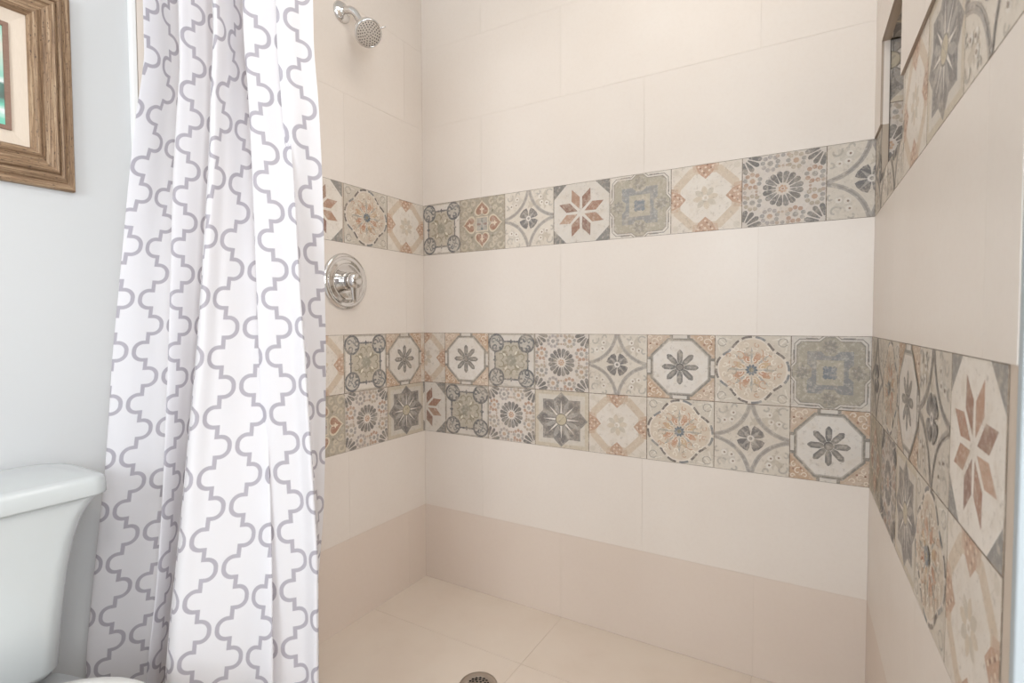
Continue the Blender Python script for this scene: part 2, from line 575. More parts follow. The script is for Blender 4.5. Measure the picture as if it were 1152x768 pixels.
def t_scroll():
    p = Pat((182, 172, 158))
    p.poly([(-.93, -.93), (.93, -.93), (.93, .93), (-.93, .93)], (221, 212, 202), 1)
    p.poly([(-.34, -.70), (.34, -.70), (.70, -.34), (.70, .34), (.34, .70), (-.34, .70), (-.70, .34), (-.70, -.34)], (188, 177, 157), 2)
    dk = (96, 98, 102)
    for sx in (-1, 1):
        for sy in (-1, 1):
            p.circ(sx * .64, sy * .64, 0.35, dk, 3, 20)
            p.circ(sx * .64, sy * .64, 0.275, (190, 182, 170), 4, 20)
            p.spiral(sx * .44, sy * .70, .13, 0, 330 * sx * sy, .06, dk, 5, 9)
            p.spiral(sx * .70, sy * .44, .13, 90, -330 * sx * sy, .06, dk, 5, 9)
            for (ox, oy, r, a0, t) in ((.12, .08, .12, 0, 330), (-.08, .12, .11, 90, -330), (.06, -.12, .11, 200, 320)):
                p.spiral(sx * (.64 + ox), sy * (.64 + oy), r, a0, t, 0.045, (112, 114, 118), 5, 9)
            p.circ(sx * .46, sy * .46, 0.06, dk, 5, 8)
            for (r0, a) in ((.30, 45),):
                aa = math.degrees(math.atan2(sy, sx))
                p.petal(0, 0, aa, .20, .50, .20, (150, 140, 116), 5, 'leaf')
                p.petal(0, 0, aa + 8, .26, .44, .085, (228, 220, 200), 6, 'leaf')
            p.arc(sx * .14, sy * .44, .12, 0 if sx > 0 else 180, 230 if sx > 0 else -50, 0.04, (146, 136, 114), 5, 8)
            p.arc(sx * .44, sy * .14, .12, -90 if sy > 0 else 90, 140 if sy > 0 else -140, 0.04, (146, 136, 114), 5, 8)
    for (a, b) in ((0, 1), (0, -1), (1, 0), (-1, 0)):
        q = lambda u_, w_: (u_ * b + w_ * a, u_ * a + w_ * b)
        p.stroke([q(-.34, .70), q(.34, .70)], 0.06, dk, 3)
        p.poly([q(-.07, .70), q(0, .60), q(.07, .70), q(0, .80)], dk, 4)
        p.circ(*q(-.14, .70), 0.045, dk, 4, 6)
        p.circ(*q(.14, .70), 0.045, dk, 4, 6)
    for k in range(8):
        p.petal(0, 0, 45 * k, 0.02, 0.25, 0.15, (150, 145, 128), 5, 'leaf')
    return p


def t_faded():
    p = Pat((224, 212, 198))
    for (sx, sy) in ((1, 1), (1, -1), (-1, 1), (-1, -1)):
        p.circ(sx * .86, sy * .86, .10, (214, 202, 186), 1, 8)
        p.stroke([(sx * .62, sy * .62), (sx * .9, sy * .9)], 0.02, (212, 200, 184), 1)
    p.poly([(.44, .92), (-.44, .92), (-.92, .44), (-.92, -.44), (-.44, -.92), (.44, -.92), (.92, -.44), (.92, .44)], (211, 189, 164), 2)
    p.poly([(.30, .72), (-.30, .72), (-.72, .30), (-.72, -.30), (-.30, -.72), (.30, -.72), (.72, -.30), (.72, .30)], (228, 218, 206), 3)
    for k in range(8):
        p.petal(0, 0, 45 * k + 8, 0.06, 0.36, 0.17, (202, 190, 172) if k % 2 else (212, 194, 170), 4, 'leaf')
    p.circ(0, 0, 0.09, (232, 224, 214), 4, 10)
    p.circ(0, 0, 0.04, (206, 190, 168), 5, 8)
    for (a, b) in ((0, 1), (0, -1), (1, 0), (-1, 0)):
        q = lambda u_, w_: (u_ * b + w_ * a, u_ * a + w_ * b)
        p.poly([q(-.38, 1), q(.38, 1), q(.34, .78), q(-.34, .78)], (204, 172, 146), 3)
        p.poly([q(-.30, 1), q(.30, 1), q(.20, .74), q(0, .56), q(-.20, .74)], (192, 148, 120), 4)
        for (u_, w_) in ((0, .68), (-.1, .80), (.1, .80), (0, .90), (-.2, .93), (.2, .93)):
            p.circ(*q(u_, w_), 0.035, (226, 200, 172), 5, 6)
        for (u_, w_) in ((-.05, .74), (.15, .88), (-.15, .88), (.05, .97)):
            p.circ(*q(u_, w_), 0.025, (128, 82, 62), 5, 5)
    return p


def t_medallion():
    p = Pat((206, 195, 179))
    for (sx, sy) in ((1, 1), (1, -1), (-1, 1), (-1, -1)):
        for k in range(3):
            p.stroke([(sx * .96, sy * .96), (sx * (.52 + .17 * k), sy * (.86 - .17 * k))], 0.035, (222, 214, 202), 1)
        p.arc(sx * .80, sy * .80, .12, 0, 330, 0.03, (162, 154, 142), 1, 8)
    out = []
    for k in range(64):
        a = 2 * PI * k / 64
        r = 0.90 + 0.075 * math.cos(4 * a) - 0.015 * math.cos(8 * a)
        out.append((r * math.cos(a), r * math.sin(a)))
    p.poly(out, (226, 214, 200), 2)
    for k in range(0, 64, 4):
        c_ = (96, 88, 84) if k % 3 else (116, 120, 124)
        p.stroke([out[(k + j) % 64] for j in range(4)], 0.065, c_, 3)
    p.poly([(x * .92, y * .92) for x, y in out], (216, 198, 176), 4)
    for k in range(8):
        a = 45 * k + 22.5
        p.petal(0, 0, a, .20, .52, .17, (200, 142, 108) if k % 3 else (206, 170, 128), 5, 'leaf')
        p.petal(0, 0, 45 * k, .18, .66, .06, (164, 162, 156), 5, 'leaf')
    for k in range(12):
        a = math.radians(30 * k + 9)
        p.spiral(.50 * math.cos(a), .50 * math.sin(a), .15, 30 * k, 320 if k % 2 else -320, 0.03, (201, 152, 118) if k % 3 else (172, 158, 138), 6, 10)
        p.spiral(.62 * math.cos(a + .2), .62 * math.sin(a + .2), .09, 30 * k + 90, 300, 0.03, (236, 226, 210), 6, 8)
        p.spiral(.30 * math.cos(a + .1), .30 * math.sin(a + .1), .08, 30 * k + 50, 300, 0.022, (236, 224, 206), 7, 8)
    for k in range(16):
        a = math.radians(22.5 * k + 11)
        p.spiral(.73 * math.cos(a), .73 * math.sin(a), .085, 22.5 * k + 60, 300 if k % 2 else -300, 0.03, (236, 225, 208) if k % 3 else (200, 158, 128), 6, 8)
        p.petal(.44 * math.cos(a), .44 * math.sin(a), 22.5 * k + 70, .02, .16, .05, (186, 172, 150) if k % 2 else (206, 160, 126), 5, 'leaf')
    for k in range(10):
        p.petal(0, 0, 36 * k, .05, .17, .07, (92, 108, 122), 7, 'leaf')
    p.circ(0, 0, .06, (140, 128, 96), 8, 8)
    return p


def t_hearts():
    p = Pat((166, 155, 136))
    cr = (216, 200, 172)
    for (sx, sy) in ((1, 1), (1, -1), (-1, 1), (-1, -1)):
        for (x, y, r, a, t) in ((.80, .80, .17, 20, 340), (.80, .42, .13, 200, -320), (.42, .80, .13, 70, 320), (.56, .56, .10, 0, 340)):
            p.spiral(sx * x, sy * y, r, a if sx > 0 else 180 - a, t * sx * sy, 0.075, (196, 183, 158), 1, 11)
        p.circ(sx * .46, sy * .46, .05, (128, 120, 100), 1, 7)
    p.poly([(-.28, -.28), (.28, -.28), (.28, .28), (-.28, .28)], cr, 1)
    p.poly([(-.24, -.24), (.24, -.24), (.24, .24), (-.24, .24)], (172, 164, 154), 2)
    for k in range(4):
        p.petal(0, 0, 90 * k, .03, .22, .09, (104, 116, 118) if k % 2 else (148, 118, 112), 3)

    def heart(s, ox):
        L = []
        for k in range(28):
            t = 2 * PI * k / 28
            hx = 16 * math.sin(t) ** 3 / 17
            hy = (13 * math.cos(t) - 5 * math.cos(2 * t) - 2 * math.cos(3 * t) - math.cos(4 * t)) / 17
            L.append((hx * s, -hy * s + ox))
        return L
    for k in range(4):
        a = k * PI / 2
        ro = lambda P_: [(x * math.cos(a) - y * math.sin(a), x * math.sin(a) + y * math.cos(a)) for x, y in P_]
        p.poly(ro(heart(.36, .56)), cr, 3)
        p.poly(ro(heart(.29, .555)), (164, 116, 92), 4)
        p.poly(ro([(-.035, .40), (.035, .40), (.03, .52), (.11, .56), (.04, .60), (0, .70), (-.04, .60), (-.11, .56), (-.03, .52)]), (224, 202, 176), 5)
    return p


def t_bluefield():
    p = Pat((214, 206, 195))
    dk = (108, 104, 100)
    i = []
    for k in range(4):
        for (x, y) in ((-.26, -.86), (-.12, -.98), (.12, -.98), (.26, -.86), (.74, -.86), (.86, -.74)):
            for _ in range(k):
                x, y = -y, x
            i.append((x, y))
    p.poly([(x * 1.0, y * 1.0) for x, y in i], (142, 136, 126), 1)
    p.stroke([(x * 1.06, y * 1.06) for x, y in i], 0.03, (140, 134, 128), 1, True)
    p.poly([(x * .965, y * .965) for x, y in i], (165, 156, 138), 2)
    for (a, b) in ((0, 1), (0, -1), (1, 0), (-1, 0)):
        q = lambda u_, w_: (u_ * b + w_ * a, u_ * a + w_ * b)
        p.stroke([q(-.62, .93), q(-.32, .93)], 0.03, (128, 122, 116), 2)
        p.stroke([q(.62, .93), q(.32, .93)], 0.03, (128, 122, 116), 2)
        for k in range(8):
            x, y = q(0, .70)
            p.petal(x, y, 45 * k, .03, .21, .09, (140, 134, 124), 5, 'leaf')
    p.poly([(-.58, -.58), (.58, -.58), (.58, .58), (-.58, .58)], (136, 137, 137), 3)
    for (a, b) in ((0, 1), (0, -1), (1, 0), (-1, 0)):
        q = lambda u_, w_: (u_ * b + w_ * a, u_ * a + w_ * b)
        p.poly([q(-.24, .60), q(-.12, .46), q(.12, .46), q(.24, .60)], (165, 156, 138), 4)
    p.poly([(-.34, -.34), (.34, -.34), (.34, .34), (-.34, .34)], (172, 163, 144), 5)
    for k in range(8):
        p.petal(0, 0, 45 * k, .04, .22 if k % 2 else .17, .13, (112, 122, 132), 6)
    p.circ(0, 0, .05, (128, 136, 142), 7, 7)
    return p


DES = {'A': t_rosette(), 'B': t_star(), 'C': t_greystar(), 'D': t_octflower(), 'E': t_arcs(), 'F': t_scroll(),
       'G': t_faded(), 'H': t_medallion(), 'I': t_hearts(), 'J': t_bluefield()}


def clip(pts, x0, x1, y0, y1):
    for ax, lim, s in ((0, x0, 1), (0, x1, -1), (1, y0, 1), (1, y1, -1)):
        o = []
        m = len(pts)
        for i in range(m):
            a, b = pts[i], pts[(i + 1) % m]
            da, db = (a[ax] - lim) * s, (b[ax] - lim) * s
            if da >= 0:
                o.append(a)
            if da * db < 0:
                t = da / (da - db)
                o.append((a[0] + (b[0] - a[0]) * t, a[1] + (b[1] - a[1]) * t))
        pts = o
        if len(pts) < 3:
            return []
    return pts


def soft(c, j):
    m = sum(c) / 3                                       # faded print: a little less colour, a little less contrast
    return tuple(min(255, ((v * 0.86 + m * 0.14) * 0.88 + w_ * 0.12) * j) for v, w_ in zip(c, (206, 193, 178)))


class Surf:
    """tiles laid on one wall: collects faces with a colour each; mp(a, z, lift) gives the point on the wall"""

    def __init__(self, mp):
        self.mp = mp
        self.bm = bmesh.new()
        self.cl = self.bm.loops.layers.float_color.new('Col')

    def face(self, pts3, c):
        vs = [self.bm.verts.new(p) for p in pts3]
        try:
            fc = self.bm.faces.new(vs)
        except ValueError:
            return
        lc = lin(c) + (1,)
        for l in fc.loops:
            l[self.cl] = lc

    def slab(self, a0, a1, z0, z1, c, th, gap=0.00022, ce=None):
        a0, a1, z0, z1 = a0 + gap, a1 - gap, z0 + gap, z1 - gap
        if a1 - a0 < 0.002 or z1 - z0 < 0.002:
            return
        q = [(a0, z0), (a1, z0), (a1, z1), (a0, z1)]
        self.face([self.mp(a, z, th) for a, z in q], c)
        for i in range(4):
            (a, b), (e, f_) = q[i], q[(i + 1) % 4]
            self.face([self.mp(a, b, 0), self.mp(e, f_, 0), self.mp(e, f_, th), self.mp(a, b, th)], ce or c)

    def tile(self, code, a0, z0, sa, sz, clips, th=0.0012, rot=None, gap=0.0011):
        """one printed tile with lower corner (a0, z0), size sa x sz, cut to each rectangle of clips (in a, z)"""
        P_ = DES[code]
        r = random.randrange(4) if rot is None else rot
        j = random.uniform(0.955, 1.035)
        for (ca0, ca1, cz0, cz1) in clips:
            b0, b1, d0, d1 = max(ca0, a0), min(ca1, a0 + sa), max(cz0, z0), min(cz1, z0 + sz)
            if b1 - b0 > 0.004 and d1 - d0 > 0.004:          # dark grout bed, seen only in the joints
                self.face([self.mp(a, z, 0.0004) for a, z in ((b0, d0), (b1, d0), (b1, d1), (b0, d1))], (112, 98, 84))
            ca0, ca1, cz0, cz1 = max(ca0, a0) + gap, min(ca1, a0 + sa) - gap, max(cz0, z0) + gap, min(cz1, z0 + sz) - gap
            if ca1 - ca0 < 0.003 or cz1 - cz0 < 0.003:
                continue
            self.slab(ca0, ca1, cz0, cz1, tuple(v * 0.9 for v in P_.q[0][1]), th, 0.0, (150, 132, 114))
            for rank, (pts, c, L) in enumerate(sorted(P_.q, key=lambda e: e[2])):
                q = []
                for (x, y) in pts:
                    for _ in range(r):
                        x, y = -y, x
                    q.append((a0 + (x + 1) / 2 * sa, z0 + (y + 1) / 2 * sz))
                q = clip(q, ca0, ca1, cz0, cz1)
                if q:
                    lf = th + 0.00002 + 0.000005 * rank
                    self.face([self.mp(a, z, lf) for a, z in q], soft(c, j))

    def build(self, name, mat, parent):
        return obj(name, self.bm, mat, parent, recalc=False)


BG, PK = (228, 218, 208), (220, 205, 192)


def jit(c, s=0.006):
    k = 1 + random.uniform(-s, s)
    return tuple(min(255, v * k) for v in c)


def plain_rows(S, a_lo, a_hi, even, odd, th, holes=(), proud=0.0):
    """rows of 61 cm beige tiles in a half-offset bond; holes are cut out"""
    for i, (z0, z1, kind) in enumerate(ROWS_PLAIN):
        js = sorted(x for x in (even if i in (0, 2, 4) else odd) if a_lo + 0.01 < x < a_hi - 0.01)
        ed = [a_lo] + js + [a_hi]
        for a0, a1 in zip(ed, ed[1:]):
            cc = jit(PK if kind == 'p' else BG)
            rects = [(a0, a1, z0, z1)]
            for (h0, h1, k0, k1) in holes:
                nr = []
                for (p0, p1, q0, q1) in rects:
                    if p1 <= h0 or p0 >= h1 or q1 <= k0 or q0 >= k1:
                        nr.append((p0, p1, q0, q1))
                        continue
                    if p0 < h0:
                        nr.append((p0, h0, q0, q1))
                    if p1 > h1:
                        nr.append((h1, p1, q0, q1))
                    if q0 < k0:
                        nr.append((max(p0, h0), min(p1, h1), q0, k0))
                    if q1 > k1:
                        nr.append((max(p0, h0), min(p1, h1), k1, q1))
                rects = nr
            for r_ in rects:
                S.slab(*r_, cc, th + (proud if z0 >= UT else 0), ce=(168, 152, 136) if proud and z0 >= UT else None)


# ------------------------------------------------------------------ shell of the room
TH = 0.0012
# back wall
bm = bmesh.new()
box(bm, XL - 0.12, 0.40, D + TH, D + 0.10, -0.05, CEIL)
wb = tag(obj('wall_back', bm, M_GROUT), 'cream tiled back wall of the shower with two patterned bands', 'wall', kind='structure')
mpB = lambda a, z, l: (a, D + TH - l, z)
S = Surf(mpB)
EV = [-0.154 - 0.6155 * k for k in range(-1, 4)]
OD = [-0.483 - 0.6125 * k for k in range(-1, 4)]
plain_rows(S, XL, xr(D), [x for x in EV], OD, TH)
S.build('plain_tiling', M_BEIGE, wb)
S = Surf(mpB)
full = [(XL, xr(D), 0, 3)]
ub_edges = [-1.391, -1.1915, -0.9928, -0.7959, -0.5944, -0.3982, -0.1976, 0.0101, 0.2101]
for code, a0, a1 in zip('FIEBJGAE', ub_edges, ub_edges[1:]):
    if code == 'F':
        S.tile(code, XL, UB, -1.1915 - XL, UT - UB, full, rot=0)
    else:
        S.tile(code, a0, UB, a1 - a0, UT - UB, full, rot=0 if code != 'J' else 2)
lb_edges = [-1.4706, -1.2702, -1.0677, -0.8699, -0.6657, -0.4690, -0.2666, -0.067, 0.1186]
for code, a0, a1 in zip('GDFAEDHJ', lb_edges, lb_edges[1:]):
    S.tile(code, a0, MID, a1 - a0, LT - MID, full, rot=0)
for code, a0, a1 in zip('BFACGHED', lb_edges, lb_edges[1:]):
    S.tile(code, a0, LB, a1 - a0, MID - LB, full, rot=0)
S.build('patterned_tile_band', M_PAT, wb)

# left wall: the painted bathroom wall carries on behind the tiling
bm = bmesh.new()
box(bm, XP - 0.10, XP, -1.70, D + 0.10, -0.05, CEIL)
wl = tag(obj('wall_left', bm, M_PAINT), 'pale grey painted wall with the picture, tiled past the curtain', 'wall', kind='structure')
bm = bmesh.new()
box(bm, XP - 0.001, XL - TH, YE + 0.011, D + TH, -0.05, CEIL)
obj('tile_backing', bm, M_GROUT, wl)
mpL = lambda a, z, l: (XL - TH + l, a, z)
S = Surf(mpL)
plain_rows(S, YE + 0.011, D, [0.93, 0.93 + 0.61], [1.2438, 1.2438 - 0.61], TH)
S.build('plain_tiling', M_BEIGE, wl)
S = Surf(mpL)
full = [(YE + 0.011, D, 0, 3)]
for code, a0 in zip('CEJBHG', [0.417, 0.619, 0.824, 1.029, 1.2371, 1.4412]):
    S.tile(code, a0, UB, 0.203, UT - UB, full, rot=0)
for code, a0 in zip('ADHGFDG', [0.44, 0.632, 0.834, 1.030, 1.2290, 1.4270, 1.6197]):
    S.tile(code, a0, MID, 0.198, LT - MID, full, rot=0)
for code, a0 in zip('CEJIACB', [0.44, 0.632, 0.834, 1.030, 1.2290, 1.4330, 1.632]):
    S.tile(code, a0, LB, 0.202, MID - LB, full, rot=0)
S.build('patterned_tile_band', M_PAT, wl)
bm = bmesh.new()
box(bm, XP, XL + 0.0015, YE - 0.002, YE + 0.010, -0.02, CEIL, 0.0025)
obj('edge_trim', bm, M_TRIM, wl, smooth=False)

# right wall: a stub with a recessed niche beside the corner
NY0, NY1, NZ0, NZ1, ND = 1.2512, 1.536, 1.385, 1.696, 0.095
wr_ = None
bm = bmesh.new()


def quad(bm_, *ps):
    bm_.faces.new([bm_.verts.new(p) for p in ps])


XO = 0.31                # far side of the stub wall
mpR = lambda a, z, l: (xr(a) + TH - l, a, z)
for (a0, a1, z0, z1) in ((YE, NY0, -0.05, CEIL), (NY1, D + TH, -0.05, CEIL), (NY0, NY1, -0.05, NZ0), (NY0, NY1, NZ1, CEIL)):
    quad(bm, mpR(a0, z0, 0), mpR(a1, z0, 0), mpR(a1, z1, 0), mpR(a0, z1, 0))
quad(bm, (XO, YE, -0.05), (XO, D, -0.05), (XO, D, CEIL), (XO, YE, CEIL))
quad(bm, (xr(YE), YE, CEIL), (XO, YE, CEIL), (XO, D, CEIL), (xr(D), D, CEIL))
# niche box
nb = xr(1.4) + ND
quad(bm, (nb, NY0, NZ0), (nb, NY1, NZ0), (nb, NY1, NZ1), (nb, NY0, NZ1))
wr_ = tag(obj('wall_right', bm, M_GROUT), 'cream tiled right wall of the shower with a recessed niche', 'wall', kind='structure')
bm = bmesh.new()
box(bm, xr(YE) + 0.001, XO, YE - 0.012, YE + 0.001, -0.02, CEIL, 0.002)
obj('wall_end', bm, M_JAMB_SHADE, wr_)
hole = [(NY0, NY1, NZ0, NZ1)]
S = Surf(mpR)
plain_rows(S, YE, D, [0.72, 1.33], [1.03], TH, hole, 0.005)
# raw tile edges around the opening, 15 mm deep
ED = 0.0125
for (z0, z1, c_) in ((UT, NZ1, BG), (NZ0, UT, (176, 160, 142))):
    S.face([(xr(NY1) , NY1 , z0), (xr(NY1) + ED, NY1, z0), (xr(NY1) + ED, NY1, z1), (xr(NY1), NY1, z1)], c_)
    S.face([(xr(NY0), NY0, z0), (xr(NY0) + ED, NY0, z0), (xr(NY0) + ED, NY0, z1), (xr(NY0), NY0, z1)], c_)
S.face([(xr(NY0), NY0, NZ1), (xr(NY0) + ED, NY0, NZ1), (xr(NY1) + ED, NY1, NZ1), (xr(NY1), NY1, NZ1)], (176, 160, 142))
S.face([(xr(NY0), NY0, NZ0), (xr(NY0) + ED, NY0, NZ0), (xr(NY1) + ED, NY1, NZ0), (xr(NY1), NY1, NZ0)], (176, 160, 142))
S.build('plain_tiling', M_BEIGE, wr_)
S = Surf(mpR)
band = [(YE, NY0, UB, UT), (NY1, D, UB, UT), (NY0, NY1, UB, NZ0)]
for code, a0, a1 in zip('HECGEE', [0.42, 0.615, 0.820, 1.026, 1.232, 1.437], [0.615, 0.820, 1.026, 1.232, 1.437, 1.640]):
    S.tile(code, a0, UB, a1 - a0, UT - UB, band, rot=0)
lowr = [(YE, D, 0, 3)]
for code, a0 in zip('BEDHE', [0.6394, 0.8394, 1.0300, 1.232, 1.4350]):
    S.tile(code, a0, MID, 0.1985 if code != 'B' else 0.2, LT - MID, lowr, rot=0)
for code, a0 in zip('GHCAI', [0.6394, 0.8394, 1.0300, 1.232, 1.4350]):
    S.tile(code, a0, LB, 0.2, MID - LB, lowr, rot=0)
S.build('patterned_tile_band', M_PAT, wr_)
# niche lining: the same patterned tile on the two sides, back, sill and head
x0n = xr(NY1) + ED
mpN1 = lambda a, z, l: (a, NY1 + 0.003 - l, z)
mpN0 = lambda a, z, l: (a, NY0 - 0.003 + l, z)
S = Surf(mpN1)
cl = [(x0n, nb, NZ0, NZ1)]
S.tile('A', x0n - 0.1, 1.3520, 0.2, 0.198, cl, rot=0)
S.tile('C', x0n - 0.1, 1.5500, 0.2, 0.198, cl, rot=0)
S.mp = mpN0
S.tile('A', x0n - 0.1, 1.3520, 0.2, 0.198, cl, rot=0)
S.tile('C', x0n - 0.1, 1.5500, 0.2, 0.198, cl, rot=0)
S.mp = lambda a, z, l: (nb - l, a, z)
cl = [(NY0, NY1, NZ0, NZ1)]
for code, a0, z0 in (('D', 1.2512, 1.3520), ('F', 1.4512, 1.3520), ('H', 1.2512, 1.550), ('E', 1.4512, 1.550)):
    S.tile(code, a0, z0, 0.2, 0.198, cl, rot=0)
S.mp = lambda a, z, l: (z, a, NZ1 + 0.003 - l)
cl = [(NY0, NY1, x0n, nb)]
for code, a0 in (('E', 1.2512), ('C', 1.4512)):
    S.tile(code, a0, x0n - 0.1, 0.2, 0.2, cl, rot=0)
S.mp = lambda a, z, l: (z, a, NZ0 - 0.003 + l)
for code, a0 in (('G', 1.2512), ('B', 1.4512)):
    S.tile(code, a0, x0n - 0.1, 0.2, 0.2, cl, rot=0)
S.build('niche_lining', M_PAT, wr_)
bm = bmesh.new()
box(bm, x0n - 0.0005, x0n + 0.0012, NY1 - 0.0012, NY1 + 0.004, NZ0, NZ1)
obj('niche_seam', bm, M_SEAM, wr_)

# the rest of the bathroom, behind and beside the camera
XW, YW = 1.25, -1.60
bm = bmesh.new()
for (a0, a1, z0, z1) in ((XP - 0.1, -0.75, -0.05, CEIL), (0.25, XW + 0.1, -0.05, CEIL), (-0.75, 0.25, -0.05, 0.95), (-0.75, 0.25, 2.00, CEIL)):
    box(bm, a0, a1, YW - 0.10, YW, z0, z1)
tag(obj('wall_front', bm, M_PAINT), 'pale grey painted wall opposite the shower', 'wall', kind='structure')
bm = bmesh.new()
for (b0, b1, z0, z1) in ((YW - 0.1, -0.90, -0.05, CEIL), (0.0, YE, -0.05, CEIL), (-0.90, 0.0, -0.05, 0.925), (-0.90, 0.0, 1.975, CEIL)):
    box(bm, XW, XW + 0.10, b0, b1, z0, z1)
tag(obj('wall_side', bm, M_PAINT), 'pale grey painted side wall of the bathroom', 'wall', kind='structure')
bm = bmesh.new()
box(bm, XO, XW + 0.10, YE - 0.01, YE + 0.09, -0.05, CEIL)
tag(obj('wall_return', bm, M_PAINT), 'pale grey painted wall beside the shower mouth', 'wall', kind='structure')
bm = bmesh.new()
box(bm, XP - 0.1, XW + 0.1, YW - 0.1, D + 0.1, CEIL, CEIL + 0.06)
tag(obj('ceiling', bm, M_CEIL), 'white ceiling', 'ceiling', kind='structure')
bm = bmesh.new()
box(bm, XP - 0.1, XW + 0.1, YW - 0.1, YE - 0.03, -0.08, -0.002)
tag(obj('floor', bm, M_BFLOOR), 'grey bathroom floor outside the shower', 'floor', kind='structure')
# shower floor of large tiles
bm = bmesh.new()
box(bm, XL - 0.02, xr(YE) + 0.02, YE - 0.03, D + 0.02, -0.08, -TH)
fs = tag(obj('floor_shower', bm, M_GROUT), 'beige tiled shower floor around the round drain', 'floor', kind='structure')
DR = (-0.826, 1.2106)
S = Surf(lambda a, z, l: (a, z, -TH + l))
xs = [XL, -1.376, -0.766, -0.156, 0.16]
ys = [YE - 0.03, 0.742, 1.3525, D]
for a0, a1 in zip(xs, xs[1:]):
    for b0, b1 in zip(ys, ys[1:]):
        S.slab(a0, a1, b0, b1, BG, TH, 0.0006)
S.build('floor_tiling', M_FLOOR, fs)

# unseen window added behind the camera to light the room
w1 = empty('fill_window_1', (-0.25, YW, 0.95))
tag(w1, 'unseen white framed fill window added opposite the shower', 'window', kind='structure')
bm = bmesh.new()
for (a0, a1, z0, z1) in ((-.5, -.45, 0, 1.05), (.45, .5, 0, 1.05), (-.45, .45, 0, .05), (-.45, .45, 1.0, 1.05), (-.45, .45, .505, .545)):
    box(bm, a0, a1, -0.09, 0.012, z0, z1)
obj('fill_window_frame', bm, M_TRIM, w1)
bm = bmesh.new()
box(bm, -.45, .45, -0.055, -0.05, .05, 1.0)
obj('fill_window_pane', bm, M_FILL_PANE, w1)

w2 = empty('fill_window_2', (XW, -0.45, 0.925))  # unseen window, added to brighten the left shower wall and curtain
tag(w2, 'unseen white framed fill window added in the side wall', 'window', kind='structure')
bm = bmesh.new()
for (b0, b1, z0, z1) in ((-.45, -.40, 0, 1.05), (.40, .45, 0, 1.05), (-.40, .40, 0, .05), (-.40, .40, 1.0, 1.05), (-.40, .40, .505, .545)):
    box(bm, -0.012, 0.09, b0, b1, z0, z1)
obj('fill_window_frame', bm, M_TRIM, w2)
bm = bmesh.new()
box(bm, 0.05, 0.055, -.40, .40, .05, 1.0)
obj('fill_window_pane', bm, M_FILL_PANE, w2)

# ------------------------------------------------------------------ shower drain
t = empty('shower_drain', (DR[0], DR[1], 0.0))
tag(t, 'round steel shower drain grate set in the beige floor tiles', 'drain')
bm = bmesh.new()
lathe(bm, [(0.0, 0.0004), (0.028, 0.0004), (0.0285, 0.0028), (0.034, 0.0042), (0.045, 0.0042), (0.0535, 0.0030), (0.055, 0.0004)], (0, 0, 0), (0, 0, 1), 56, False)
obj('flange', bm, M_NICKEL, t, True)
bm = bmesh.new()
lathe(bm, [(0.0, 0.0032), (0.031, 0.0032), (0.032, 0.0020)], (0, 0, 0), (0, 0, 1), 48, False)
st = obj('strainer', bm, M_NICKEL, t, True)
bm = bmesh.new()
for ring, cnt in ((0.0, 1), (0.0105, 6), (0.0195, 11), (0.0275, 15)):
    for k in range(cnt):
        a = 2 * PI * k / cnt + ring * 40
        lathe(bm, [(0.0, 0.00345), (0.0035, 0.00345)], (ring * math.cos(a), ring * math.sin(a), 0), (0, 0, 1), 10, False)
obj('drain_holes', bm, M_BLACK, st)

# ------------------------------------------------------------------ shower head on its arm
HC0 = Vector((XL, 1.2398, 2.0574))
t = empty('wall_mounted_showerhead', HC0)
tag(t, 'chrome shower head with round spray face on a curved wall arm', 'shower head')
bm = bmesh.new()
lathe(bm, [(0.034, 0.0), (0.0345, 0.003), (0.031, 0.008), (0.024, 0.012), (0.015, 0.0145), (0.0125, 0.020), (0.0, 0.020)], (0, 0, 0), (1, 0, 0), 40, False)
obj('wall_flange', bm, M_CHROME, t, True)
HEAD = Vector((-1.250, 1.2364, 1.9533)) - HC0          # centre of the spray face
DIR = Vector((0.70, -0.33, -0.68)).normalized()
back = HEAD - DIR * 0.060
bm = bmesh.new()
pts = []
p0_, p1_, p2_, p3_ = Vector((0.012, 0, 0)), Vector((0.062, 0, 0.006)), back + Vector((-0.040, 0.012, 0.044)), back
for k in range(19):
    u_ = k / 18
    pts.append(p0_ * (1 - u_) ** 3 + p1_ * 3 * u_ * (1 - u_) ** 2 + p2_ * 3 * u_ * u_ * (1 - u_) + p3_ * u_ ** 3)
tube(bm, pts, 0.0112, 18)
obj('shower_arm', bm, M_CHROME, t, True)
bm = bmesh.new()
lathe(bm, [(0.0, -0.066), (0.012, -0.066), (0.0165, -0.060), (0.0175, -0.052), (0.016, -0.045), (0.021, -0.040), (0.034, -0.030), (0.0415, -0.018), (0.0435, -0.008),
           (0.0435, 0.0), (0.0405, 0.0045), (0.0375, 0.0045), (0.0370, 0.002), (0.0, 0.002)], HEAD, DIR, 48, False)
hd = obj('spray_housing', bm, M_CHROME, t, True)
bm = bmesh.new()
lathe(bm, [(0.0372, 0.0015), (0.0372, 0.0042), (0.035, 0.0052), (0.0, 0.0062)], HEAD, DIR, 48, False)
fc = obj('spray_face', bm, M_FACE, hd, True)
bm = bmesh.new()
u_, v_, a_ = frame_of(DIR)
for ring, cnt in ((0.0065, 5), (0.0135, 9), (0.0205, 14), (0.0272, 19), (0.0335, 24)):
    for k in range(cnt):
        an = 2 * PI * (k + ring * 90) / cnt
        c0 = HEAD + (u_ * math.cos(an) + v_ * math.sin(an)) * ring + a_ * 0.0048
        lathe(bm, [(0.0020, 0.0), (0.0017, 0.0022), (0.0, 0.0022)], c0, DIR, 7, False)
obj('nozzles', bm, M_NOZ, fc)
bm = bmesh.new()
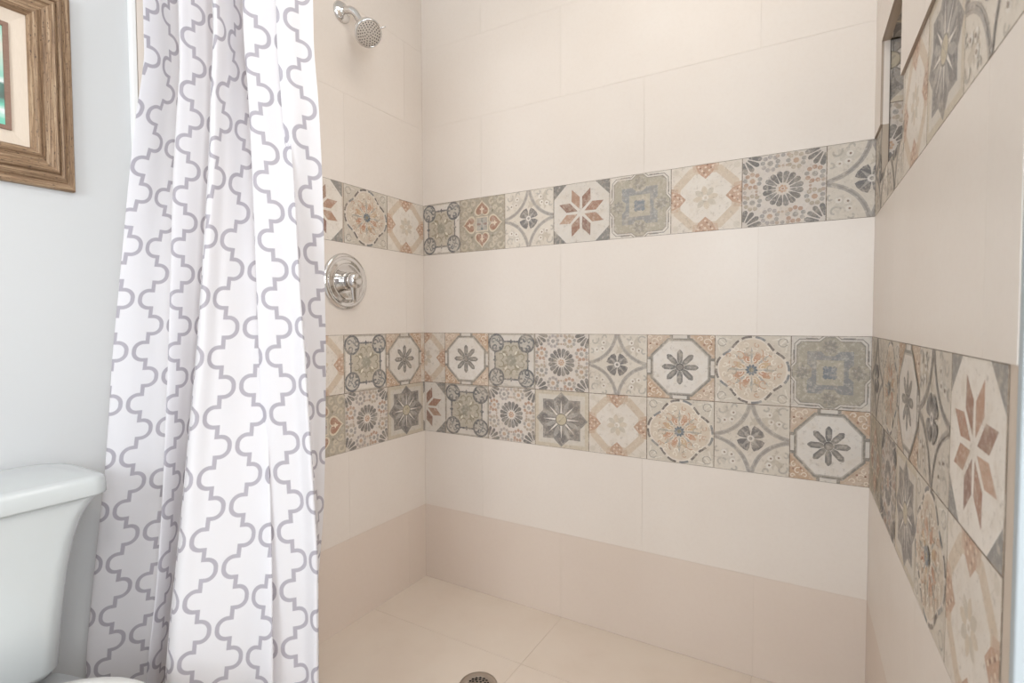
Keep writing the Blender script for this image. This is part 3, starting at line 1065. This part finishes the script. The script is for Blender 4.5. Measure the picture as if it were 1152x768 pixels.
side = (Vector((0.8625, 0.506, 0)) + Vector((0, 0, 0.25))).normalized()
side = (side - DIR * side.dot(DIR)).normalized()
tube(bm, [HEAD - DIR * 0.006 + side * 0.038, HEAD - DIR * 0.006 + side * 0.050, HEAD - DIR * 0.004 + side * 0.060], [0.0034, 0.0028, 0.0022], 10)
obj('mode_lever', bm, M_CHROME, hd, True)

# ------------------------------------------------------------------ shower valve
t = empty('shower_valve', (XL, 1.236, 1.174))
tag(t, 'round chrome shower valve plate with a single lever handle', 'shower valve')
bm = bmesh.new()
lathe(bm, [(0.092, 0.0), (0.0935, 0.004), (0.091, 0.0095), (0.084, 0.013), (0.079, 0.0125), (0.074, 0.0105), (0.070, 0.0115), (0.064, 0.015), (0.058, 0.0165), (0.054, 0.0155),
           (0.046, 0.012), (0.030, 0.0105), (0.0, 0.0105)], (0, 0, 0), (1, 0, 0), 72, False)
obj('escutcheon', bm, M_CHROME, t, True)
bm = bmesh.new()
lathe(bm, [(0.031, 0.010), (0.031, 0.024), (0.0295, 0.026), (0.0275, 0.026), (0.0275, 0.028)], (0, 0, 0), (1, 0, 0), 48, False)
obj('collar', bm, M_CHROME, t, True)
bm = bmesh.new()
lathe(bm, [(0.0255, 0.0265), (0.0255, 0.029), (0.0285, 0.030), (0.0290, 0.044), (0.0275, 0.054), (0.022, 0.062), (0.012, 0.066), (0.0, 0.067)], (0, 0, 0), (1, 0, 0), 48, False)
hd = obj('handle_hub', bm, M_CHROME, t, True)
# lever: a flattened teardrop blade that drops from the end of the hub
bm = bmesh.new()
loops = []
for k in range(13):
    s = k / 12
    cx = 0.052 - 0.006 * s
    cz = 0.006 - 0.078 * s
    cy = 0.004 * s
    wy = 0.0255 * (1 - 0.60 * s) if s < 0.92 else 0.0255 * 0.44 * (1 - ((s - 0.92) / 0.08) ** 2 * 0.75)
    wx = 0.0125 * (1 - 0.62 * s)
    loops.append([(cx + wx * math.cos(2 * PI * j / 18) , cy + wy * math.sin(2 * PI * j / 18), cz + wx * 0.25 * math.cos(2 * PI * j / 18)) for j in range(18)])
loft(bm, loops)
obj('handle_lever', bm, M_CHROME, t, True)

# ------------------------------------------------------------------ framed picture on the painted wall
PY1, PZ0, PZ1, PW = 0.5050, 1.3165, 1.7235, 0.50
t = empty('framed_picture', (XP, PY1 - PW / 2, PZ0))
tag(t, 'turquoise sea painting in a weathered brown wooden frame above the toilet', 'picture')
W2, H = PW / 2, PZ1 - PZ0
# profile of the moulding: (distance in from the outer edge, height off the wall)
PROF = [(0, 0.0), (0, .016), (.002, .019), (.006, .0205), (.0125, .0205), (.0145, .0185), (.016, .0195), (.0185, .0235), (.0235, .0250), (.0275, .0235), (.029, .0200), (.0305, .0205),
        (.033, .0275), (.0365, .0305), (.040, .0290), (.0425, .0250), (.047, .0205), (.053, .0185), (.058, .0200), (.0615, .0245), (.065, .0280), (.069, .0285), (.072, .0265), (.0745, .0215),
        (.077, .0185), (.0785, .0150), (.0785, .0040)]
PROF = [(a * 0.935, max(b - 0.004, 0) if a < 0.02 else b) for a, b in PROF]
bmF = bmesh.new()
uvl = bmF.loops.layers.uv.new('UVMap')
crn = [(-W2, 0, 1, 1), (W2, 0, -1, 1), (W2, H, -1, -1), (-W2, H, 1, -1)]
for s in range(4):
    A, B = crn[s], crn[(s + 1) % 4]
    acc = [0]
    for (d0, h0), (d1, h1) in zip(PROF, PROF[1:]):
        acc.append(acc[-1] + math.hypot(d1 - d0, h1 - h0))
    prev = None
    for (dd_, hh), q in zip(PROF, acc):
        pa = (hh, A[0] + A[2] * dd_, A[1] + A[3] * dd_)
        pb = (hh, B[0] + B[2] * dd_, B[1] + B[3] * dd_)
        if prev:
            vs = [bmF.verts.new(p) for p in (prev[0], prev[1], pb, pa)]
            fc_ = bmF.faces.new(vs)
            along = 1 if s % 2 == 0 else 2
            for l, vq in zip(fc_.loops, (prev[2], prev[2], q, q)):
                l[uvl].uv = (l.vert.co[along] + s * 3.1, vq + s * 0.37)
        prev = (pa, pb, q)
obj('frame_moulding', bmF, M_WOOD, t, recalc=False)
HY = 0.0734


def ring_rect(bm_, d0, d1, h0, h1, hb):
    """a flat border from inset d0 to inset d1, its faces at height h0..h1"""
    R = []
    for d_, h_ in ((d0, hb), (d0, h0), (d1, h1), (d1, hb)):
        R.append([bm_.verts.new((h_, y, z)) for y, z in ((-W2 + d_, d_), (W2 - d_, d_), (W2 - d_, H - d_), (-W2 + d_, H - d_))])
    for A, B in zip(R, R[1:]):
        for k in range(4):
            bm_.faces.new((A[k], A[(k + 1) % 4], B[(k + 1) % 4], B[k]))


bm = bmesh.new()
ring_rect(bm, HY, HY + 0.0265, 0.0125, 0.0085, 0.001)
obj('linen_liner', bm, M_LINEN, t)
bm = bmesh.new()
ring_rect(bm, HY + 0.0265, HY + 0.0345, 0.0125, 0.0115, 0.001)
obj('fillet', bm, M_FILLET, t)
i = HY + 0.0345
bm = bmesh.new()
box(bm, 0.002, 0.0075, -W2 + i, W2 - i, i - H / 2, H - i - H / 2)
cv = obj('canvas', bm, M_ART, t)
cv.location = (0, 0, H / 2)

# ------------------------------------------------------------------ toilet
TY = 0.238
t = empty('toilet', (XP, TY, 0.0))
tag(t, 'white porcelain toilet with lidded tank against the painted wall', 'toilet')


def rel(L):
    return [(x - XP, y - TY, z) for x, y, z in L]


# tank: the sides sweep in from a wide top to a narrow foot
bm = bmesh.new()
prof = [(0.396, 0.128, -1.200, 0.02), (0.400, 0.146, -1.186, 0.03), (0.412, 0.1555, -1.180, 0.035), (0.515, 0.163, -1.176, 0.035), (0.588, 0.172, -1.174, 0.034),
        (0.642, 0.182, -1.172, 0.033), (0.678, 0.194, -1.170, 0.032), (0.693, 0.2015, -1.168, 0.030), (0.710, 0.2135, -1.167, 0.030), (0.718, 0.2170, -1.167, 0.030)]
loops = []
for (z, hw, xf, r) in prof:
    loops.append(rel(rrect(XP + 0.012, xf, TY - hw, TY + hw, z, (0.012, r, r, 0.012))))
loft(bm, loops)
obj('tank', bm, M_PORC, t, True)
# lid with a rolled edge; its back corners are cut round
bm = bmesh.new()
loops = []
for (z, ins) in ((0.716, 0.006), (0.7165, 0.001), (0.719, 0.0), (0.741, 0.001), (0.7475, 0.004), (0.7505, 0.010), (0.7515, 0.020)):
    loops.append(rel(rrect(XP + 0.006 + ins, -1.156 - ins, TY - 0.230 + ins, TY + 0.230 - ins, z, (0.085 - ins, 0.034 - ins * .5, 0.034 - ins * .5, 0.085 - ins), 10)))
loft(bm, loops)
ld = obj('tank_lid', bm, M_PORC, t, True)


def egg(xb, xf, hw, z, m=40):
    """elongated bowl outline, flat-ish at the back xb, rounded at the front xf"""
    L = []
    cx = xb + (xf - xb) * 0.42
    for k in range(m):
        a = 2 * PI * k / m
        ca, sa = math.cos(a), math.sin(a)
        rx = (xf - cx) if ca > 0 else (cx - xb)
        e = 2.0 if ca > 0 else 2.3
        d_ = (abs(ca) ** e + abs(sa) ** e) ** (-1 / e)
        L.append((cx + rx * ca * d_, TY + hw * sa * d_, z))
    return L


bm = bmesh.new()
loops = [rel(egg(-1.30, -0.86, 0.115, 0.0)), rel(egg(-1.30, -0.86, 0.112, 0.02)), rel(egg(-1.295, -0.88, 0.098, 0.10)), rel(egg(-1.29, -0.86, 0.105, 0.20)),
         rel(egg(-1.30, -0.76, 0.150, 0.30)), rel(egg(-1.315, -0.69, 0.176, 0.355)), rel(egg(-1.32, -0.675, 0.180, 0.378)), rel(egg(-1.32, -0.680, 0.178, 0.389))]
loft(bm, loops)
obj('bowl', bm, M_PORC, t, True)
bm = bmesh.new()
loops = [rel(egg(-1.118, -0.672, 0.180, 0.390)), rel(egg(-1.122, -0.668, 0.184, 0.394)), rel(egg(-1.122, -0.668, 0.184, 0.404)), rel(egg(-1.119, -0.671, 0.181, 0.4075))]
loft(bm, loops)
o = obj('seat', bm, M_SEAT, t, True)
o.location.z, o.scale.y = 0.006, 1.07
bm = bmesh.new()
loops = [rel(egg(-1.124, -0.670, 0.182, 0.4085)), rel(egg(-1.126, -0.667, 0.185, 0.4115)), rel(egg(-1.125, -0.668, 0.184, 0.4205)), rel(egg(-1.120, -0.674, 0.178, 0.4265)),
         rel(egg(-1.10, -0.70, 0.155, 0.4295)), rel(egg(-1.02, -0.80, 0.07, 0.431))]
loft(bm, loops)
o = obj('seat_lid', bm, M_SEAT, t, True)
o.location.z, o.scale.y = 0.006, 1.08
bm = bmesh.new()
tube(bm, [(-1.168 - XP, -0.15, 0.672), (-1.150 - XP, -0.15, 0.672)], 0.011, 14)
tube(bm, [(-1.153 - XP, -0.15, 0.672), (-1.150 - XP, -0.12, 0.669), (-1.149 - XP, -0.085, 0.664)], [0.007, 0.0065, 0.005], 12)
obj('flush_handle', bm, M_CHROME, t, True)

# ------------------------------------------------------------------ shower curtain
# each row: height, then for every fold the ridge (x, y), the valley behind it (x, y) and the cloth coordinate at the ridge
CURT = [
    (0.05, [(-1.362,0.487,-1.3256,0.587,-0.0404),(-1.3063,0.564,-1.3302,0.636,0.0783),(-1.1138,0.51,-0.8983,0.61,0.1711),(-0.9425,0.627,-0.8559,0.683,0.2961),(-0.9956,0.78,-1.0609,0.84,0.36)]),
    (0.18, [(-1.362,0.487,-1.304,0.587,-0.0413),(-1.2843,0.564,-1.3137,0.636,0.0784),(-1.097,0.51,-0.8951,0.61,0.1713),(-0.9391,0.627,-0.853,0.683,0.2979),(-0.9927,0.78,-1.0559,0.84,0.36)]),
    (0.31, [(-1.362,0.491,-1.2821,0.591,-0.0446),(-1.2569,0.564,-1.2895,0.636,0.0841),(-1.0803,0.51,-0.8919,0.61,0.1717),(-0.9358,0.627,-0.8502,0.683,0.2991),(-0.99,0.78,-1.0494,0.84,0.36)]),
    (0.44, [(-1.3528,0.5002,-1.2671,0.6002,-0.0481),(-1.2355,0.5702,-1.2717,0.6422,0.0918),(-1.0646,0.5137,-0.8946,0.6137,0.1729),(-0.9333,0.627,-0.8476,0.683,0.3012),(-0.9874,0.78,-1.0367,0.84,0.36)]),
    (0.57, [(-1.3394,0.5097,-1.2625,0.6097,-0.0511),(-1.2283,0.5794,-1.257,0.6514,0.0913),(-1.0539,0.5241,-0.9072,0.6241,0.1752),(-0.9347,0.6296,-0.8491,0.6856,0.3043),(-0.9903,0.78,-1.0193,0.84,0.3644)]),
    (0.7, [(-1.3264,0.5196,-1.2618,0.6196,-0.0518),(-1.2266,0.5889,-1.2478,0.6609,0.0949),(-1.0438,0.5349,-0.9239,0.6349,0.1752),(-0.9438,0.635,-0.863,0.691,0.3089),(-0.9913,0.7747,-1.0037,0.8347,0.397)]),
    (0.83, [(-1.3227,0.5299,-1.2649,0.6299,-0.0572),(-1.2285,0.5986,-1.2381,0.6706,0.0971),(-1.0371,0.546,-0.9433,0.646,0.1755),(-0.9548,0.6404,-0.8795,0.6964,0.3135),(-0.9932,0.7684,-0.9905,0.8284,0.4079)]),
    (0.96, [(-1.32,0.5392,-1.268,0.6392,-0.062),(-1.2312,0.6077,-1.2272,0.6797,0.098),(-1.0271,0.5559,-0.9602,0.6559,0.1786),(-0.9624,0.6438,-0.8928,0.6998,0.3184),(-0.984,0.7548,-0.9701,0.8148,0.4175)]),
    (1.09, [(-1.3071,0.5476,-1.2709,0.6476,-0.0638),(-1.2305,0.6142,-1.2168,0.6862,0.0958),(-1.0215,0.5651,-0.9771,0.6651,0.176),(-0.965,0.6434,-0.9041,0.6994,0.3228),(-0.9669,0.7325,-0.9437,0.7925,0.424)]),
    (1.22, [(-1.2945,0.5563,-1.2755,0.6563,-0.0702),(-1.2313,0.621,-1.2083,0.693,0.0935),(-1.0185,0.5747,-0.9943,0.6747,0.1659),(-0.9674,0.6429,-0.9116,0.6989,0.3256),(-0.95,0.7136,-0.9213,0.7736,0.4308)]),
    (1.35, [(-1.2827,0.5653,-1.2808,0.6653,-0.084),(-1.2317,0.6278,-1.2018,0.6998,0.0908),(-1.0174,0.5845,-1.0126,0.6845,0.1519),(-0.9706,0.6424,-0.9205,0.6984,0.3303),(-0.9371,0.6965,-0.9037,0.7565,0.4357)]),
    (1.48, [(-1.2662,0.5747,-1.2799,0.6747,-0.103),(-1.2262,0.6349,-1.1971,0.7069,0.0886),(-1.0223,0.5945,-1.0329,0.6945,0.1354),(-0.9767,0.642,-0.9323,0.698,0.3346),(-0.928,0.68,-0.8911,0.74,0.4388)]),
    (1.61, [(-1.2458,0.5845,-1.2771,0.6845,-0.1284),(-1.213,0.639,-1.1943,0.711,0.0873),(-1.0144,0.598,-1.0484,0.698,0.1006),(-0.9881,0.642,-0.9417,0.698,0.3316),(-0.9377,0.68,-0.9026,0.74,0.4404)]),
]

NP = 9


def cat(p, t_):
    a, b, c_, d_ = p
    return tuple(0.5 * (2 * b[i] + (c_[i] - a[i]) * t_ + (2 * a[i] - 5 * b[i] + 4 * c_[i] - d_[i]) * t_ * t_ + (3 * b[i] - a[i] - 3 * c_[i] + d_[i]) * t_ ** 3) for i in range(len(b)))


def row_at(z):
    zs = [r[0] for r in CURT]
    if z <= zs[0]:
        return CURT[0][1]
    if z >= zs[-1]:
        return CURT[-1][1]
    k = max(i for i in range(len(zs)) if zs[i] <= z)
    k = min(k, len(zs) - 2)
    t_ = (z - zs[k]) / (zs[k + 1] - zs[k])
    q = [CURT[min(max(k + j, 0), len(zs) - 1)][1] for j in (-1, 0, 1, 2)]
    return [cat((q[0][m], q[1][m], q[2][m], q[3][m]), t_) for m in range(5)]


DROP = (0.001, 0.003, 0.006, 0.006, 0.022)
ZT, ZB = 1.925, 0.06
NR = 150
bm = bmesh.new()
uvl = bm.loops.layers.uv.new('UVMap')
grid, suv = [], []
SH = None                                                # whole pattern repeats taken up by the hidden flanks of the folds
for ri in [NR // 2] + list(range(NR + 1)):
    z = ZB + (ZT - ZB) * ri / NR
    R = row_at(z)
    ctrl, kind = [], []
    r0 = R[0]
    ctrl.append((max(r0[0] - 0.010, -1.372), r0[1] + 0.030))
    for m in range(5):
        rx, ry, vx, vy, sr = R[m]
        dx_, dy_ = vx - rx, vy - ry
        L_ = math.hypot(dx_, dy_)
        nx, ny = dy_ / L_, -dx_ / L_                      # outward, to the camera side
        ctrl.append((rx, ry))
        ctrl.append((rx + dx_ * 0.30 + nx * 0.06 * L_, ry + dy_ * 0.30 + ny * 0.06 * L_))
        ctrl.append((rx + dx_ * 0.70 - nx * 0.03 * L_, ry + dy_ * 0.70 - ny * 0.03 * L_))
        ctrl.append((vx, vy))
    pts, owner = [], []
    C_ = [ctrl[0]] + ctrl + [ctrl[-1]]
    for i_ in range(1, len(C_) - 2):
        for k in range(NP):
            pts.append(cat(C_[i_ - 1:i_ + 3], k / NP))
            owner.append(i_ - 1)
    pts.append(ctrl[-1])
    owner.append(len(ctrl) - 1)
    # cloth coordinate
    s = [0.0] * len(pts)
    ac = [0.0]
    for a, b in zip(pts, pts[1:]):
        ac.append(ac[-1] + math.hypot(b[0] - a[0], b[1] - a[1]))
    first = lambda c_: c_ * NP
    if SH is None:
        SH = [0.0]
        for m in range(4):
            end = R[m][4] + ac[first(4 + 4 * m)] - ac[first(1 + 4 * m)]
            want = end + ac[first(5 + 4 * m)] - ac[first(4 + 4 * m)]
            SH.append(SH[-1] + round((want - R[m + 1][4]) / CP) * CP)
        continue
    for m in range(5):
        i0 = first(1 + 4 * m)
        i1 = first(4 + 4 * m) if m < 4 else len(pts) - 1
        for k in range(i0, i1 + 1):
            s[k] = R[m][4] + SH[m] + ac[k] - ac[i0]
    for k in range(0, first(1)):
        s[k] = s[first(1)] - (ac[first(1)] - ac[k])
    for m in range(4):
        i0, i1 = first(4 + 4 * m), first(5 + 4 * m)
        for k in range(i0 + 1, i1):
            s[k] = s[i0] + (s[i1] - s[i0]) * (ac[k] - ac[i0]) / (ac[i1] - ac[i0])
    grid.append([bm.verts.new((p[0], p[1], z)) for p in pts])
    zo = [0.0] * len(pts)                                # the cloth hangs a little lower in some folds
    for k in range(len(pts)):
        f_ = min(max((k / NP - 2.5) / 4, 0), 4)
        m = min(int(f_), 3)
        t_ = min(max((f_ - m - 0.3) / 0.4, 0), 1)
        zo[k] = DROP[m] + (DROP[m + 1] - DROP[m]) * t_
    suv.append([(q, z + o_) for q, o_ in zip(s, zo)])
for r in range(NR):
    for k in range(len(grid[0]) - 1):
        fc_ = bm.faces.new((grid[r][k], grid[r][k + 1], grid[r + 1][k + 1], grid[r + 1][k]))
        for l, w_ in zip(fc_.loops, (suv[r][k], suv[r][k + 1], suv[r + 1][k + 1], suv[r + 1][k])):
            l[uvl].uv = w_
cu = obj('shower_curtain', bm, M_CURT, None, True, recalc=False)
tag(cu, 'white shower curtain with grey trellis print hanging in deep folds', 'curtain')

# tension rod the curtain hangs from, above the picture's edge
RZ, RY = 1.965, 0.640
t = empty('curtain_rod', (XL, RY, RZ))
tag(t, 'chrome curtain rod spanning the mouth of the shower', 'curtain rod')
bm = bmesh.new()
tube(bm, [(0.004, 0, 0), (xr(RY) - XL - 0.004, 0, 0)], 0.0125, 24)
obj('rod_tube', bm, M_CHROME, t, True)
for (x, s_) in ((0.0, 1), (xr(RY) - XL, -1)):
    bm = bmesh.new()
    lathe(bm, [(0.026, 0.0), (0.026, 0.010), (0.018, 0.018), (0.0128, 0.020)], (x, 0, 0), (s_, 0, 0), 28, False)
    obj('end_cap', bm, M_CHROME, t, True)

proto = None
for k in range(5):
    rx = CURT[-1][1][k][0] + 0.006
    if proto is None:
        bm = bmesh.new()
        tube(bm, [(0, 0.019 * math.cos(2 * PI * q / 24), 0.022 * math.sin(2 * PI * q / 24)) for q in range(25)], 0.0018, 8)
        proto = obj('curtain_ring', bm, M_CHROME, None, True)
        o = proto
    else:
        o = proto.copy()
        COL.objects.link(o)
    o.location = (rx, RY, RZ - 0.0085)
    tag(o, 'chrome wire ring holding the curtain on its rod', 'curtain ring', 'rings on the curtain rod')

# ------------------------------------------------------------------ light
lm = empty('fill_ceiling_lamp', (0.45, -0.35, CEIL))  # unseen lamp, added as a light source for the bathroom
tag(lm, 'unseen round white fill lamp added on the bathroom ceiling', 'ceiling light')
bm = bmesh.new()
lathe(bm, [(0.165, 0.0), (0.165, -0.02), (0.150, -0.026)], (0, 0, 0), (0, 0, 1), 40, False)
obj('fill_lamp_base', bm, M_TRIM, lm, True)
bm = bmesh.new()
lathe(bm, [(0.150, -0.022), (0.135, -0.045), (0.09, -0.062), (0.0, -0.070)], (0, 0, 0), (0, 0, 1), 40, False)
obj('fill_lamp_diffuser', bm, M_FILL_LAMP, lm, True)

lm = empty('fill_shower_panel', (-0.42, 0.95, CEIL))  # unseen panel, added to fill the shower walls and floor with light
tag(lm, 'unseen rectangular white fill panel added over the shower', 'ceiling light')
bm = bmesh.new()
box(bm, -0.425, 0.425, -0.255, 0.255, -0.016, 0.0, 0.003)
obj('fill_panel_frame', bm, M_TRIM, lm)
bm = bmesh.new()
box(bm, -0.405, 0.405, -0.235, 0.235, -0.0175, -0.015)
obj('fill_panel_diffuser', bm, M_FILL_LAMP, lm)


def area(name, loc, aim, sx, sy, power, color):
    l_ = bpy.data.lights.new(name, 'AREA')
    l_.shape = 'RECTANGLE'
    l_.size, l_.size_y = sx, sy
    l_.energy = power
    l_.color = color
    o_ = bpy.data.objects.new(name, l_)
    o_.location = loc
    o_.rotation_euler = (Vector(aim) - Vector(loc)).to_track_quat('-Z', 'Y').to_euler()
    COL.objects.link(o_)
    return o_


area('fill_light_ceiling', (0.45, -0.35, CEIL - 0.085), (0.40, -0.30, 0), 0.40, 0.40, 11, (1.0, 0.965, 0.92))  # fill from the added ceiling lamp
area('fill_light_behind', (-0.25, YW + 0.02, 1.475), (-0.50, 1.0, 1.25), 0.88, 0.92, 17, (0.90, 0.95, 1.0))  # fill through the added window behind the camera
area('fill_light_side', (XW - 0.02, -0.45, 1.45), (-1.2, 0.9, 1.1), 0.76, 0.92, 17, (0.97, 0.98, 1.0))  # fill through the added side window
area('fill_light_shower', (-0.42, 0.95, CEIL - 0.022), (-0.42, 0.95, 0), 0.80, 0.46, 0.9, (1.0, 0.955, 0.90))  # weak fill from the added shower panel

w = bpy.data.worlds.new('World')
SC.world = w
w.use_nodes = True
w.node_tree.nodes['Background'].inputs[0].default_value = (0.8, 0.88, 1, 1)
w.node_tree.nodes['Background'].inputs[1].default_value = 0.5

# ------------------------------------------------------------------ camera
cam = bpy.data.cameras.new('camera')
cam.sensor_width = 36.0
cam.lens = 589.74 / 1152 * 36
cam.clip_start = 0.02
yaw, pit, rol = math.radians(30.4015), math.radians(2.0641), math.radians(-0.2018)
fw = Vector((-math.sin(yaw) * math.cos(pit), math.cos(yaw) * math.cos(pit), -math.sin(pit)))
rt = Vector((math.cos(yaw), math.sin(yaw), 0))
up = rt.cross(fw)
r2 = rt * math.cos(rol) + up * math.sin(rol)
u2 = up * math.cos(rol) - rt * math.sin(rol)
co = bpy.data.objects.new('camera', cam)
M = Matrix((r2, u2, -fw)).transposed().to_4x4()
M.translation = (0, 0, 1.0347)
co.matrix_world = M
COL.objects.link(co)
cam.dof.use_dof = True
cam.dof.focus_distance = 1.6
cam.dof.aperture_fstop = 7.0
SC.camera = co

SC.view_settings.view_transform = 'Standard'
SC.view_settings.look = 'None'
SC.view_settings.gamma = 1.0
SC.view_settings.use_curve_mapping = False
SC.view_settings.exposure = 0.29
